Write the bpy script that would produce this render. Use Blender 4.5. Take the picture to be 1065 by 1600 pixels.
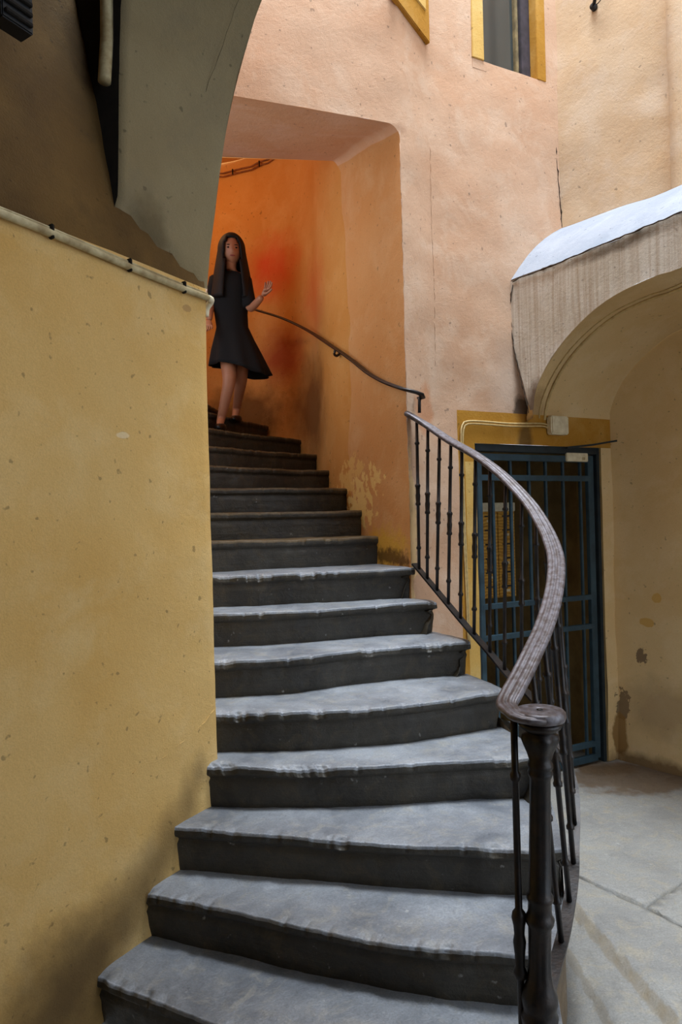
import bpy, bmesh, math, random
from mathutils import Vector, Matrix, noise
random.seed(7)
for o in list(bpy.data.objects): bpy.data.objects.remove(o)
SC = bpy.context.scene; COL = SC.collection
# ---------------------------------------------------------------- camera, world, lights, exposure
F = 1065.0; CX, CY = 532.5, 820.0; ROLL = math.radians(1.5); EYE = 1.6
cam_d = bpy.data.cameras.new('camera'); cam = bpy.data.objects.new('camera', cam_d); COL.objects.link(cam)
cam_d.sensor_fit = 'VERTICAL'; cam_d.sensor_height = 36; cam_d.lens = 36*F/1600; cam_d.shift_y = 20/1600
cam_d.clip_start = .02
cam.matrix_world = Matrix.Translation((0,0,EYE)) @ Matrix.Rotation(math.pi/2,4,'X') @ Matrix.Rotation(-ROLL,4,'Z')
SC.camera = cam
SC.view_settings.view_transform = 'Standard'; SC.view_settings.look = 'None'
SC.view_settings.gamma = 1; SC.view_settings.use_curve_mapping = False
SC.view_settings.exposure = 0.0
W = bpy.data.worlds.new('sky'); SC.world = W; W.use_nodes = True
bg = W.node_tree.nodes['Background']; bg.inputs[0].default_value = (.78,.88,1,1); bg.inputs[1].default_value = 2.6
def area(name, loc, target, sx, sy, power, color):
    l = bpy.data.lights.new(name,'AREA'); l.shape='RECTANGLE'; l.size=sx; l.size_y=sy; l.energy=power; l.color=color
    o = bpy.data.objects.new(name,l); COL.objects.link(o); o.location=loc
    o.rotation_euler = (Vector(target)-Vector(loc)).to_track_quat('-Z','Y').to_euler(); return o
sk=area('courtyard_skylight', (.75,2.75,9.5), (.55,2.9,0), 2.2, 2.2, 185, (.84,.92,1)); sk.data.spread=math.radians(70)
def lamp(name, loc, power, color, r=.08):
    l = bpy.data.lights.new(name,'POINT'); l.energy=power; l.color=color; l.shadow_soft_size=r
    o = bpy.data.objects.new(name,l); COL.objects.link(o); o.location=loc; return o
lamp('stair_lamp', (-1.55,5.3,4.5), 17, (1,.66,.34), .12)

# ---------------------------------------------------------------- image measuring helpers (rays of the survey photo)
cr, sr = math.cos(ROLL), math.sin(ROLL)
def ray(px,py):
    u=px-CX; v=CY-py
    return ((u*cr+v*sr)/F, (-u*sr+v*cr)/F)
def P(px,py,Y):
    a,b=ray(px,py); return Vector((a*Y,Y,EYE+b*Y))
def G(px,py,z):
    a,b=ray(px,py); Y=(z-EYE)/b; return Vector((a*Y,Y,z))
def onwall(px,py,p0,d):
    a,b=ray(px,py)
    t=(a*p0[1]-p0[0])/(d[0]-a*d[1]); Y=p0[1]+d[1]*t
    return Vector((a*Y,Y,EYE+b*Y))
def tpar(px,py,p0,d):
    a,b=ray(px,py); return (a*p0[1]-p0[0])/(d[0]-a*d[1])
# ---------------------------------------------------------------- generic helpers
def n3(p,s,seed=0): return noise.noise(Vector((p[0]*s+seed,p[1]*s-seed*1.7,p[2]*s+seed*.6)))
def lin(c):
    return tuple((x/255/12.92 if x/255<=.04045 else ((x/255+.055)/1.055)**2.4) for x in c)+(1,)
def setp(o,label=None,cat=None,group=None,kind=None):
    if label:o['label']=label
    if cat:o['category']=cat
    if group:o['group']=group
    if kind:o['kind']=kind
    return o
def empty(name,loc=(0,0,0),**k):
    o=bpy.data.objects.new(name,None); o.empty_display_size=.1; COL.objects.link(o); o.location=loc; return setp(o,**k)
def link(name,me,mats,parent=None,smooth=True,**k):
    o=bpy.data.objects.new(name,me); COL.objects.link(o)
    if not isinstance(mats,(list,tuple)): mats=[mats]
    for m in mats: me.materials.append(m)
    if parent is not None:
        o.parent=parent; o.matrix_parent_inverse=Matrix.Translation(parent.location).inverted()
    if smooth:
        for p in me.polygons: p.use_smooth=True
    return setp(o,**k)
def mesh(name,vs,fs,mats,parent=None,smooth=True,mi=None,**k):
    me=bpy.data.meshes.new(name); me.from_pydata([tuple(v) for v in vs],[],fs)
    if mi:
        for p,i in zip(me.polygons,mi): p.material_index=i
    me.update()
    return link(name,me,mats,parent,smooth,**k)
def bm_obj(name,bm,mats,parent=None,smooth=False,**k):
    me=bpy.data.meshes.new(name); bm.normal_update(); bm.to_mesh(me); bm.free()
    return link(name,me,mats,parent,smooth,**k)
def cr_path(pts,n):
    pts=[Vector(p) for p in pts]; out=[]
    for i in range(len(pts)-1):
        p0=pts[max(i-1,0)];p1=pts[i];p2=pts[i+1];p3=pts[min(i+2,len(pts)-1)]
        for j in range(n):
            t=j/n
            out.append(.5*((2*p1)+(p2-p0)*t+(2*p0-5*p1+4*p2-p3)*t*t+(3*p1-p0-3*p2+p3)*t**3))
    out.append(pts[-1]); return out
def resample(pts,n):
    L=[0]
    for a,b in zip(pts,pts[1:]): L.append(L[-1]+(b-a).length)
    out=[];j=0
    for i in range(n):
        s=L[-1]*i/(n-1)
        while j<len(L)-2 and L[j+1]<s: j+=1
        t=(s-L[j])/max(1e-9,L[j+1]-L[j]); out.append(pts[j].lerp(pts[j+1],min(1,t)))
    return out
def sweep_data(pts,prof,cap=True,scale=None):
    vs=[];fs=[];m=len(prof)
    for i,p in enumerate(pts):
        T=(pts[min(i+1,len(pts)-1)]-pts[max(i-1,0)]).normalized()
        S=T.cross(Vector((0,0,1)))
        if S.length<1e-3: S=Vector((1,0,0))
        S.normalize(); U=S.cross(T).normalized()
        k=scale(i/(len(pts)-1)) if scale else 1
        for a,b in prof: vs.append(p+S*a*k+U*b*k)
    for i in range(len(pts)-1):
        for j in range(m):
            fs.append((i*m+j,i*m+(j+1)%m,(i+1)*m+(j+1)%m,(i+1)*m+j))
    if cap: fs.append(tuple(range(m))[::-1]); fs.append(tuple((len(pts)-1)*m+j for j in range(m)))
    return vs,fs
def circ(r,n=8): return [(r*math.cos(2*math.pi*i/n),r*math.sin(2*math.pi*i/n)) for i in range(n)]
def sweep(name,pts,prof,mat,parent=None,smooth=True,**k):
    v,f=sweep_data(pts,prof,scale=k.pop('scale',None)); return mesh(name,v,f,mat,parent,smooth,**k)
def lathe_between(name,p0,p1,prof,mat,parent=None,n=10,flute=None,**k):
    """prof: list of (fraction, radius)"""
    p0=Vector(p0);p1=Vector(p1);T=(p1-p0).normalized();S=T.cross(Vector((0,1,0))).normalized();U=S.cross(T)
    vs=[];fs=[]
    for f,r in prof:
        c=p0.lerp(p1,f)
        for i in range(n):
            a=2*math.pi*i/n; rr=r*(flute(f,i) if flute else 1)
            vs.append(c+(S*math.cos(a)+U*math.sin(a))*rr)
    for j in range(len(prof)-1):
        for i in range(n): fs.append((j*n+i,j*n+(i+1)%n,(j+1)*n+(i+1)%n,(j+1)*n+i))
    fs.append(tuple(range(n))[::-1]); fs.append(tuple((len(prof)-1)*n+i for i in range(n)))
    return mesh(name,vs,fs,mat,parent,**k)
def box(name,c,size,mat,parent=None,rot=None,bev=.003,**k):
    bm=bmesh.new(); bmesh.ops.create_cube(bm,size=1)
    bmesh.ops.scale(bm,vec=size,verts=bm.verts)
    if bev: bmesh.ops.bevel(bm,geom=bm.edges[:],offset=bev,segments=2,affect='EDGES')
    M=Matrix.Translation(c)@(rot.to_4x4() if rot else Matrix())
    bmesh.ops.transform(bm,matrix=M,verts=bm.verts)
    return bm_obj(name,bm,mat,parent,**k)
def prism(name,pts,off,mat,parent=None,bev=0,**k):
    """closed polygon pts extruded by the vector off"""
    bm=bmesh.new(); vs=[bm.verts.new(p) for p in pts]; f=bm.faces.new(vs)
    r=bmesh.ops.extrude_face_region(bm,geom=[f]); nv=[e for e in r['geom'] if isinstance(e,bmesh.types.BMVert)]
    bmesh.ops.translate(bm,vec=off,verts=nv); bmesh.ops.recalc_face_normals(bm,faces=bm.faces)
    if bev: bmesh.ops.bevel(bm,geom=bm.edges[:],offset=bev,segments=2,affect='EDGES')
    return bm_obj(name,bm,mat,parent,**k)
def rotz(d): return Matrix(((d[0],-d[1],0),(d[1],d[0],0),(0,0,1)))
# ---------------------------------------------------------------- materials
class NT:
    def __init__(s,name):
        s.m=bpy.data.materials.new(name); s.m.use_nodes=True; s.t=s.m.node_tree; s.b=s.t.nodes['Principled BSDF']
        g=s.t.nodes.new('ShaderNodeNewGeometry'); s.pos=g.outputs['Position']
    def nd(s,t,**k):
        n=s.t.nodes.new(t)
        for a,b in k.items(): setattr(n,a,b)
        return n
    def put(s,sock,v):
        if isinstance(v,bpy.types.NodeSocket): s.t.links.new(v,sock)
        else: sock.default_value=v
    def noise(s,scale,detail=4,rough=.55,vec=None,dist=0,out='Fac'):
        n=s.nd('ShaderNodeTexNoise'); s.put(n.inputs['Vector'],vec or s.pos)
        n.inputs['Scale'].default_value=scale;n.inputs['Detail'].default_value=detail;n.inputs['Roughness'].default_value=rough;n.inputs['Distortion'].default_value=dist
        return n.outputs[out]
    def mapr(s,v,a,b,c=0,d=1):
        n=s.nd('ShaderNodeMapRange'); n.clamp=True; s.put(n.inputs[0],v)
        for i,x in enumerate((a,b,c,d)): n.inputs[i+1].default_value=x
        return n.outputs[0]
    def mix(s,f,a,b,mode='MIX'):
        n=s.nd('ShaderNodeMix',data_type='RGBA',blend_type=mode); s.put(n.inputs[0],f);s.put(n.inputs[6],a);s.put(n.inputs[7],b); return n.outputs[2]
    def math(s,op,a,b=0.):
        n=s.nd('ShaderNodeMath',operation=op); s.put(n.inputs[0],a); s.put(n.inputs[1],b); return n.outputs[0]
    def vmath(s,op,a,b):
        n=s.nd('ShaderNodeVectorMath',operation=op); s.put(n.inputs[0],a); s.put(n.inputs[1],b); return n.outputs['Value'] if op=='LENGTH' else n.outputs[0]
    def blob(s,c,r,amp=.25,sc=8,soft=.35):
        """patch centred at c with radii r (m), ragged outline"""
        nz=s.noise(sc,5,.6,out='Color'); d=s.vmath('SUBTRACT',nz,(.5,.5,.5))
        p=s.vmath('SUBTRACT',s.pos,tuple(c)); p=s.vmath('DIVIDE',p,tuple(r)); d=s.vmath('MULTIPLY',d,(amp*6,)*3); p=s.vmath('ADD',p,d)
        n=s.nd('ShaderNodeVectorMath',operation='LENGTH'); s.put(n.inputs[0],p)
        return s.mapr(n.outputs['Value'],1-soft/2,1+soft/2,1,0)
    def bump(s,h,st,dist=.01,prev=None):
        n=s.nd('ShaderNodeBump'); s.put(n.inputs['Height'],h); n.inputs['Strength'].default_value=st; n.inputs['Distance'].default_value=dist
        if prev: s.put(n.inputs['Normal'],prev)
        return n.outputs[0]
    def done(s,col,rough=.85,nrm=None,spec=.3,metal=0):
        s.put(s.b.inputs['Base Color'],col); s.put(s.b.inputs['Roughness'],rough)
        s.b.inputs['Specular IOR Level'].default_value=spec; s.b.inputs['Metallic'].default_value=metal
        if nrm: s.put(s.b.inputs['Normal'],nrm)
        return s.m
def plaster(name,c1,c2,c3,blobs=(),grain=220,bst=.35,streak=None,pale=None):
    t=NT(name)
    col=t.mix(t.mapr(t.noise(1.6,6,.6,dist=.25),.35,.65),lin(c1),lin(c2))
    col=t.mix(t.mapr(t.noise(4,5,.65,dist=.35),.48,.75,0,.75),col,lin(c3))
    fine=t.noise(grain,3,.6)
    col=t.mix(t.mapr(fine,.3,.7,.18,0),col,lin(tuple(x*.6 for x in c1)))
    sp=t.noise(38,2,.4); col=t.mix(t.mapr(sp,.70,.76,0,.5),col,lin(tuple(x*.45 for x in c1)))
    if streak:
        v=t.vmath('MULTIPLY',t.pos,(60,60,1.2)); s_=t.noise(1,3,.6,vec=v)
        col=t.mix(t.mapr(s_,.42,.75,0,.7),col,lin(streak))
    for b in blobs:
        c,r,colr,a=b[:4]; kw=b[4] if len(b)>4 else {}
        col=t.mix(t.math('MULTIPLY',t.blob(c,r,**kw),a),col,lin(colr))
    h1=t.noise(9,6,.6,dist=.3); n=t.bump(h1,.22,.02); n=t.bump(fine,bst,.004,n)
    n=t.bump(t.noise(60,4,.6),.25,.006,n)
    return t.done(col,.9,n,.2)
def simple(name,c,rough=.6,metal=0,c2=None,scale=20,bst=.2,spec=.4):
    t=NT(name); c2=c2 or tuple(x*.7 for x in c)
    nz=t.noise(scale,5,.6); col=t.mix(t.mapr(nz,.35,.65),lin(c),lin(c2))
    return t.done(col,rough,t.bump(nz,bst,.003),spec,metal)
def stone(name,a,b,c,rough,blobs=()):
    t=NT(name)
    col=t.mix(t.mapr(t.noise(3,7,.65,dist=.5),.35,.65),lin(a),lin(b))
    col=t.mix(t.mapr(t.noise(11,6,.7,dist=1),.5,.72,0,.7),col,lin(c))
    f=t.noise(140,4,.7); col=t.mix(t.mapr(f,.3,.65,.45,0),col,lin(tuple(x*.5 for x in a)))
    s_=t.noise(30,3,.5); col=t.mix(t.mapr(s_,.70,.78,0,.35),col,lin((205,205,200)))
    for bb in blobs:
        col=t.mix(t.math('MULTIPLY',t.blob(bb[0],bb[1]),bb[3]),col,lin(bb[2]))
    n=t.bump(t.noise(22,7,.7,dist=.6),.5,.012); n=t.bump(f,.3,.003,n); v_=t.vmath('MULTIPLY',t.pos,(4,4,40)); n=t.bump(t.noise(1,5,.6,vec=v_),.35,.01,n)
    r=t.mapr(t.noise(14,5,.6),.3,.7,rough-.12,rough+.15)
    return t.done(col,r,n,.5)
# ---------------------------------------------------------------- plan
FAC=[Vector(p) for p in ((-1.25,3.155,0),(-.45,3.42,0),(.374,3.695,0),(.561,3.895,0),(.79,4.01,0),(2.0,4.615,0))]
FD=Vector((.894,.447,0)).normalized(); F0=Vector((.79,4.01,0))       # line of the gate wall
C1=Vector((1.80,4.515,0)); RD=Vector((.6,-.8,0))                      # foot of the passage wall
AF=onwall(800,540,F0,FD); AF.z=0; AD=Vector((.55,-.835,0)).normalized() # face of the arch
LW=Vector((-.541,2.666,0)); LD=Vector((.524,.852,0)).normalized(); LN=Vector((.852,-.524,0)).normalized()
E=Vector((-.508,2.72,0))
JB=Vector((.06,4.5,0))
# materials of the walls
GR=(70,52,34)
m_pink=plaster('pink_plaster',(208,174,146),(200,158,126),(218,192,168),[
   (onwall(795,600,F0,FD)+Vector((0,0,.0)),(.10,.2,.22),(200,186,172),.4,{'soft':1.2,'amp':.3,'sc':5}),
   (onwall(815,645,F0,FD),(.07,.1,.12),(70,58,46),.85),
   (onwall(660,640,F0,FD),(.06,.2,.14),(190,120,70),.5),
   (Vector((.38,3.7,1.55)),(.05,.05,.35),(232,200,140),.6,{'amp':.5,'sc':20}),
   (Vector((.39,3.7,3.74)),(.04,.04,.03),(140,100,72),.4,{'soft':1.2,'amp':.4,'sc':20})])
m_cream=plaster('cream_plaster',(226,198,148),(218,186,132),(232,208,164),[
   (onwall(1003,1030,C1,RD),(.035,.05,.06),(134,112,84),1,{'soft':.08,'amp':.6,'sc':12}),
   (onwall(972,1098,C1,RD),(.04,.05,.11),(130,108,78),1,{'soft':.08,'amp':.6,'sc':12}),
   (onwall(968,1150,C1,RD),(.05,.06,.14),(140,106,58),.9,{'soft':.3}),
   (onwall(1010,972,C1,RD),(.05,.05,.03),(205,160,80),.8,{'soft':.1}),
   (onwall(1025,935,C1,RD),(.03,.03,.03),(205,160,80),.8,{'soft':.1}),
   (onwall(1040,1110,C1,RD),(.25,.3,.16),(150,128,98),.5,{'soft':1}),
   (onwall(1015,1200,C1,RD),(.3,.4,.07),(100,72,40),.8,{'soft':.8}),
   (onwall(835,640,F0,FD),(.06,.06,.2),(150,120,80),.7,{'soft':.8})],grain=260,bst=.2)
m_arch=plaster('drip_stained_plaster',(214,204,190),(200,188,170),(222,214,204),[
   (onwall(960,385,AF,AD),(.22,.3,.03),(90,78,62),.7,{'soft':1,'amp':.3}),
   (onwall(835,640,AF,AD),(.07,.1,.16),(96,72,50),.9,{'soft':.8})],streak=(158,134,108))
m_cap=plaster('whitewash_cap',(158,163,173),(140,148,160),(174,178,186))
m_peach=plaster('peach_plaster',(206,180,150),(198,164,126),(212,192,170))
WL=[]
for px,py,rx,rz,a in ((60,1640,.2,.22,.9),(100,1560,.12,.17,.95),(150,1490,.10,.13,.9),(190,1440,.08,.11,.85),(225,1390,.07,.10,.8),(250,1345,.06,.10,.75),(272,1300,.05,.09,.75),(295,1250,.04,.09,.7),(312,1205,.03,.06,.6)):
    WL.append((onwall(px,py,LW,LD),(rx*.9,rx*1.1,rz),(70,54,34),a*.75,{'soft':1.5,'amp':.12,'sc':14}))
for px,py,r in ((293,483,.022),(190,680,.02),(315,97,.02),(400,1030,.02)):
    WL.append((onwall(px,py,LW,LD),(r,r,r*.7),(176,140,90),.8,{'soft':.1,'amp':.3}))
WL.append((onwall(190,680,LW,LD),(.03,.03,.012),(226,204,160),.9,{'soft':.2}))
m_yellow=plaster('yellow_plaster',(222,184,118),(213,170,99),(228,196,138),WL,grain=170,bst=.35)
m_vault=plaster('shade_dark_vault_plaster',(118,90,48),(92,68,36),(76,58,34),grain=150,bst=.6)  # shade under the vault is put into this dark base colour
m_rib=plaster('grey_beige_rib_plaster',(150,136,104),(138,122,90),(128,116,92),[
   (onwall(235,370,LW,LD),(.06,.1,.10),(96,82,58),.7,{'soft':.8})],bst=.3)
m_soffit=plaster('pale_orange_soffit',(222,176,140),(214,160,116),(226,186,156))
OB=[
   (P(440,430,6.02),(.26,.4,.24),(206,50,20),.75,{'soft':1.1,'amp':.2,'sc':4}),
   (P(500,470,5.3),(.12,.3,.3),(200,84,40),.55,{'soft':1.1,'amp':.2,'sc':4}),
   (P(450,560,5.9),(.22,.4,.2),(150,36,30),.7,{'soft':1,'amp':.2,'sc':5}),
   (P(485,640,5.4),(.20,.4,.38),(88,46,18),.75,{'soft':1,'amp':.2,'sc':4}),
   (P(380,650,6.05),(.5,.3,.20),(96,60,26),.8,{'soft':1,'amp':.3,'sc':6}),
   (P(560,790,4.3),(.09,.3,.15),(236,204,130),.8,{'soft':.1,'amp':.6,'sc':12}),
   (P(585,750,4.2),(.05,.3,.10),(236,204,130),.7,{'soft':.1,'amp':.7,'sc':14}),
   (P(545,745,4.5),(.07,.3,.10),(228,186,110),.7,{'soft':.1,'amp':.8,'sc':14}),
   (P(600,860,3.95),(.16,.3,.12),(214,168,60),.8,{'soft':.6,'amp':.3,'sc':12}),
   (P(610,870,3.9),(.12,.3,.05),(70,44,20),.8,{'soft':.6,'amp':.4,'sc':20})]
m_orange=plaster('orange_plaster',(212,150,80),(202,136,64),(218,162,96),OB,grain=180,bst=.3)
m_jamb=plaster('orange_pink_plaster',(216,160,104),(210,148,88),(222,174,124),OB,grain=180,bst=.3)
m_ochre=plaster('ochre_paint',(186,136,52),(172,120,38),(206,164,92),[
   (onwall(820,690,F0,FD),(.05,.1,.1),(90,66,34),.8,{'soft':.7})],bst=.5)
m_ochre2=plaster('pale_ochre_paint',(216,180,106),(204,158,78),(224,194,132),bst=.5)
m_slate=stone('worn_grey_stone',(154,158,164),(108,112,119),(160,156,146),.38)
m_slateb=stone('brown_lamplit_stone',(116,96,66),(88,72,48),(126,110,80),.5)  # tower steps: dirt brown plus the lamp's orange tint painted in
m_riser=stone('grimy_shaded_riser_stone',(66,61,51),(44,40,33),(84,72,50),.5)  # riser faces: grime, with their shade darkened into the colour
m_nosing=stone('polished_highlit_stone_edge',(166,170,178),(112,116,122),(150,146,138),.32)  # worn nosing, lightened to paint its bright highlight line
GRV=[(G(905+145*t,1425+165*t,0),(.022,.07,.2),(122,108,84),.5) for t in (0,.16,.32,.48,.64,.8,.96)]
GRV+=[(G(888+74*t,1478+117*t,0),(.016,.07,.2),(118,106,86),.45) for t in (.1,.4,.7,1)]
m_floor=stone('paving_stone',(156,154,148),(136,134,130),(170,158,134),.5,GRV+[
   (G(1000,1215,0),(.45,.25,.2),(96,72,44),.75),(G(945,1200,0),(.2,.12,.2),(96,72,44),.6)])
m_string=stone('brown_stone',(112,92,66),(88,72,52),(130,110,80),.6)
m_joint=simple('dark_joint_mortar',(52,50,50),.9)
m_iron=NT('wrought_iron')
_c=m_iron.mix(m_iron.mapr(m_iron.noise(30,5,.6),.4,.7),lin((26,25,27)),lin((48,38,32)))
m_iron=m_iron.done(_c,.42,m_iron.bump(m_iron.noise(90,4,.6),.3,.003),.5,.35)
m_rail=NT('worn_handrail_paint')
_v=m_rail.noise(40,5,.65)
_c=m_rail.mix(m_rail.mapr(_v,.38,.62),lin((112,108,114)),lin((76,66,64)))
m_rail=m_rail.done(_c,.42,m_rail.bump(_v,.4,.003),.5,.2)
m_gate=simple('teal_gate_paint',(52,76,88),.5,0,(38,58,68),12,.1)
m_gatedark=simple('dark_gate_frame_paint',(38,50,56),.5,0,(28,38,44),12,.1)
m_white=simple('cream_plastic',(226,216,186),.5,0,(206,192,158),30,.1)
m_cable=simple('painted_cable',(206,180,124),.6,0,(180,152,100),40,.2)
m_pipe=simple('painted_conduit',(196,182,142),.55,0,(150,130,90),18,.2)
m_black=simple('black_metal',(26,28,32),.5)
m_nearblack=simple('recess_shade_near_black',(30,24,17),.95)  # painted shade of the rib recess; also colours clips, slats and window back
m_room=simple('dark_passage_plaster',(176,150,98),.9,0,(140,116,74),6,.3)
m_pine=NT('pine_wood')
_w=m_pine.nd('ShaderNodeTexWave'); m_pine.put(_w.inputs[0],m_pine.pos); _w.inputs['Scale'].default_value=14; _w.inputs['Distortion'].default_value=6; _w.bands_direction='Z'
m_pine=m_pine.done(m_pine.mix(_w.outputs[1],lin((212,164,74)),lin((176,124,46))),.5)
m_wframe=simple('dark_window_frame',(64,58,66),.5)
m_wbead=simple('pale_window_bead',(150,130,90),.5)
gl=bpy.data.materials.new('window_glass'); gl.use_nodes=True
b=gl.node_tree.nodes['Principled BSDF']; b.inputs['Base Color'].default_value=(.035,.045,.045,1); b.inputs['Roughness'].default_value=.08; b.inputs['Specular IOR Level'].default_value=.9
m_glass=gl
m_skin=simple('skin',(176,120,90),.5,0,(166,110,80),8,.05)
m_dress=simple('black_dress_cloth',(13,12,14),.9,0,(9,9,10),60,.3)
m_hair=simple('dark_brown_hair',(20,13,10),.7,0,(12,9,8),90,.5)
m_shoe=simple('black_leather',(14,13,13),.4)
m_eye=simple('eye',(30,22,18),.2); m_lip=simple('lips',(150,70,60),.5)

# ---------------------------------------------------------------- wall builder
def path_u(path):
    L=[0]
    for a,b_ in zip(path,path[1:]): L.append(L[-1]+(b_-a).length)
    return L
class Wall:
    """vertical sheet over a plan polyline; every point gets plaster unevenness"""
    def __init__(s,path,amp=.008,seed=1):
        s.p=path;s.L=path_u(path);s.amp=amp;s.seed=seed
    def at(s,u,z,off=0):
        L=s.L;i=0
        while i<len(L)-2 and u>L[i+1]: i+=1
        d=(s.p[i+1]-s.p[i]).normalized(); q=s.p[i]+d*(u-L[i]); nn=Vector((d.y,-d.x,0))
        v=Vector((q.x,q.y,z)); w=s.amp*(n3(v,1.6,s.seed)*1.2+n3(v,5,s.seed)*.5+n3(v,14,s.seed)*.18)
        return v+nn*(w+off)
    def u_of(s,pt,seg):
        d=(s.p[seg+1]-s.p[seg]).normalized(); return s.L[seg]+(Vector((pt.x,pt.y,0))-s.p[seg]).dot(d)
    def grid(s,name,us,zs,mats,hole=None,pick=None,step=.04,parent=None,**k):
        def ref(a):
            a=sorted(a);o=[a[0]]
            for x,y in zip(a,a[1:]):
                if y-x<1e-4: continue
                n=max(1,int(round((y-x)/step)))
                for j in range(1,n+1): o.append(x+(y-x)*j/n)
            return o
        U=ref(list(us)+[l for l in s.L if us[0]<l<us[-1]] if len(us)==2 else sorted(set(list(us)+[l for l in s.L if min(us)<l<max(us)]))); Z=ref(zs)
        vs=[s.at(u,z) for z in Z for u in U]; n=len(U); fs=[];mi=[]
        for j in range(len(Z)-1):
            for i in range(n-1):
                uc=(U[i]+U[i+1])/2; zc=(Z[j]+Z[j+1])/2
                if hole and hole(uc,zc): continue
                fs.append((j*n+i,j*n+i+1,(j+1)*n+i+1,(j+1)*n+i)); mi.append(pick(uc,zc) if pick else 0)
        o=mesh(name,vs,fs,mats,parent,True,mi,**k)
        bm=bmesh.new(); bm.from_mesh(o.data); loose=[v for v in bm.verts if not v.link_faces]
        bmesh.ops.delete(bm,geom=loose,context='VERTS'); bm.to_mesh(o.data); bm.free()
        return o
TOP=9.0
# facade with doorway, gate opening and windows
FW=Wall(FAC,.010,3); LINT=3.76
uJ=FW.L[2]
g0=F0+FD*0.0; uG0=FW.L[4]-.0; 
pgr=onwall(938,703,F0,FD); uG1=FW.u_of(pgr,4); uG0=FW.u_of(onwall(741,697,F0,FD),4)
GZ=2.06
w0=onwall(737,86,F0,FD); w1=onwall(852,134,F0,FD); uW0=FW.u_of(w0,4); uW1=FW.u_of(w1,4); WZ=4.35
uA=FW.u_of(AF,4); uS0=FW.u_of(onwall(715,700,F0,FD),4 if onwall(715,700,F0,FD).x>.79 else 3)
uEnd=FW.L[-1]
def hole(u,z):
    if u<uJ and z<LINT: return True
    if uG0<u<uG1 and z<GZ: return True
    if uW0<u<uW1 and z>WZ and z<5.6: return True
    return False
def pick(u,z):
    if GZ<=z<GZ+.19 and uS0<u: return 1
    if uS0<u<uG0 and z<GZ+.19: return 1 if z>1.95 or u<uS0+.045 else 4
    if u>uA+.12 and z<3.0: return 2
    return 0
wall_back=FW.grid('wall_back',[0,uJ,uS0,uS0+.045,uA+.12,uG0,uG1,uW0,uW1,uEnd],[0,1.95,GZ,GZ+.19,3.0,LINT,WZ,5.6,TOP],[m_pink,m_ochre,m_cream,m_orange,m_ochre2],hole,pick,kind='structure',label='pink plaster stair tower wall with doorway, gate and window')
# doorway splay: rounded outline lofted back to the tower
R=.075; prof=[(0.0,LINT)]+[(uJ*i/14,LINT) for i in range(1,14)]+[(uJ-R,LINT)]
prof+=[(uJ-R+R*math.sin(a),LINT-R+R*math.cos(a)) for a in [math.pi/2*i/6 for i in range(1,7)]]
prof+=[(uJ,z) for z in [LINT-R-(LINT-R)*i/50 for i in range(1,51)]]
arc=[FW.at(*q) for q in prof if q[0]>=uJ-R-1e-6 and q[1]>=LINT-R-1e-6]
mesh('plaster_fillet',[FW.at(uJ,LINT)]+arc,[(0,i,i+1) for i in range(1,len(arc))],m_pink,wall_back)
back=[]
BL=Vector((-1.25,4.35,0))
nt=15
for i,(u,z) in enumerate(prof):
    if i<nt: q=BL.lerp(JB,u/uJ); back.append(Vector((q.x,q.y,4.0)))
    elif i<nt+6:
        a=(i-nt+1)/6; q=BL.lerp(JB,(uJ-R*(1-a))/uJ); back.append(Vector((q.x,q.y,4.0-R*a*a)))
    else: back.append(Vector((JB.x,JB.y,z*4.0/LINT)))
vs=[];fs=[];mi=[];n=len(prof);K=16
for k in range(K+1):
    for i,(u,z) in enumerate(prof):
        a=FW.at(u,z); v=a.lerp(back[i],k/K); 
        w=.012*math.sin(math.pi*k/K)*n3(v,4,5); v=v+Vector((-w-.02*math.sin(math.pi*k/K)*(i>nt+3),0,w)); vs.append(v)
for k in range(K):
    for i in range(n-1): fs.append((k*n+i,(k+1)*n+i,(k+1)*n+i+1,k*n+i+1)); mi.append(0 if i<nt+3 else 1)
mesh('wall_doorway_reveal',vs,fs,[m_soffit,m_jamb],None,True,mi,kind='structure')
# stair tower inner wall, its ceiling
TW=[Vector(p) for p in ((.10,4.40,0),(.055,4.5,0),(-.02,4.72,0),(-.10,4.98,0),(-.19,5.36,0),(-.36,5.70,0),(-.65,5.96,0),(-1.0,6.1,0),(-1.4,6.12,0),(-1.85,5.95,0),(-2.2,5.5,0),(-2.3,4.9,0),(-2.0,4.3,0),(-1.25,4.35,0))]
tw=resample(cr_path(TW,6),60)
TT=Wall(tw,.012,9)
vs=[];fs=[];Z=[.0+4.88*j/70 for j in range(71)]
TT.grid('wall_tower',[0,TT.L[-1]],[0,4.0,4.88],[m_orange],hole=lambda u,z:u>TT.L[-1]-.75 and z<4.0,step=.06,kind='structure')
mesh('ceiling',[Vector((p.x,p.y,4.86)) for p in tw],[tuple(range(len(tw)))],m_orange,None,False,kind='structure')
mesh('lintel_back_wall',[Vector((-1.3,4.36,4.0)),Vector((.07,4.5,4.0)),Vector((.07,4.5,4.9)),Vector((-1.3,4.36,4.9))],[(0,1,2,3)],m_orange,wall_back)
# left wall and the masonry behind it
e2=[E+Vector((-.20,.45,0)),Vector((-.93,4.0,0)),Vector((-1.1,4.45,0)),Vector((-1.6,4.6,0))]
LP=[LW-LD*6.0,E-LD*.015,E+LD*.01-LN*.03]+e2
LWl=Wall(LP,.007,12)
wall_left=LWl.grid('wall_left',[0,LWl.L[1],LWl.L[-1]],[0,2.55],[m_yellow],step=.035,kind='structure')
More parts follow.
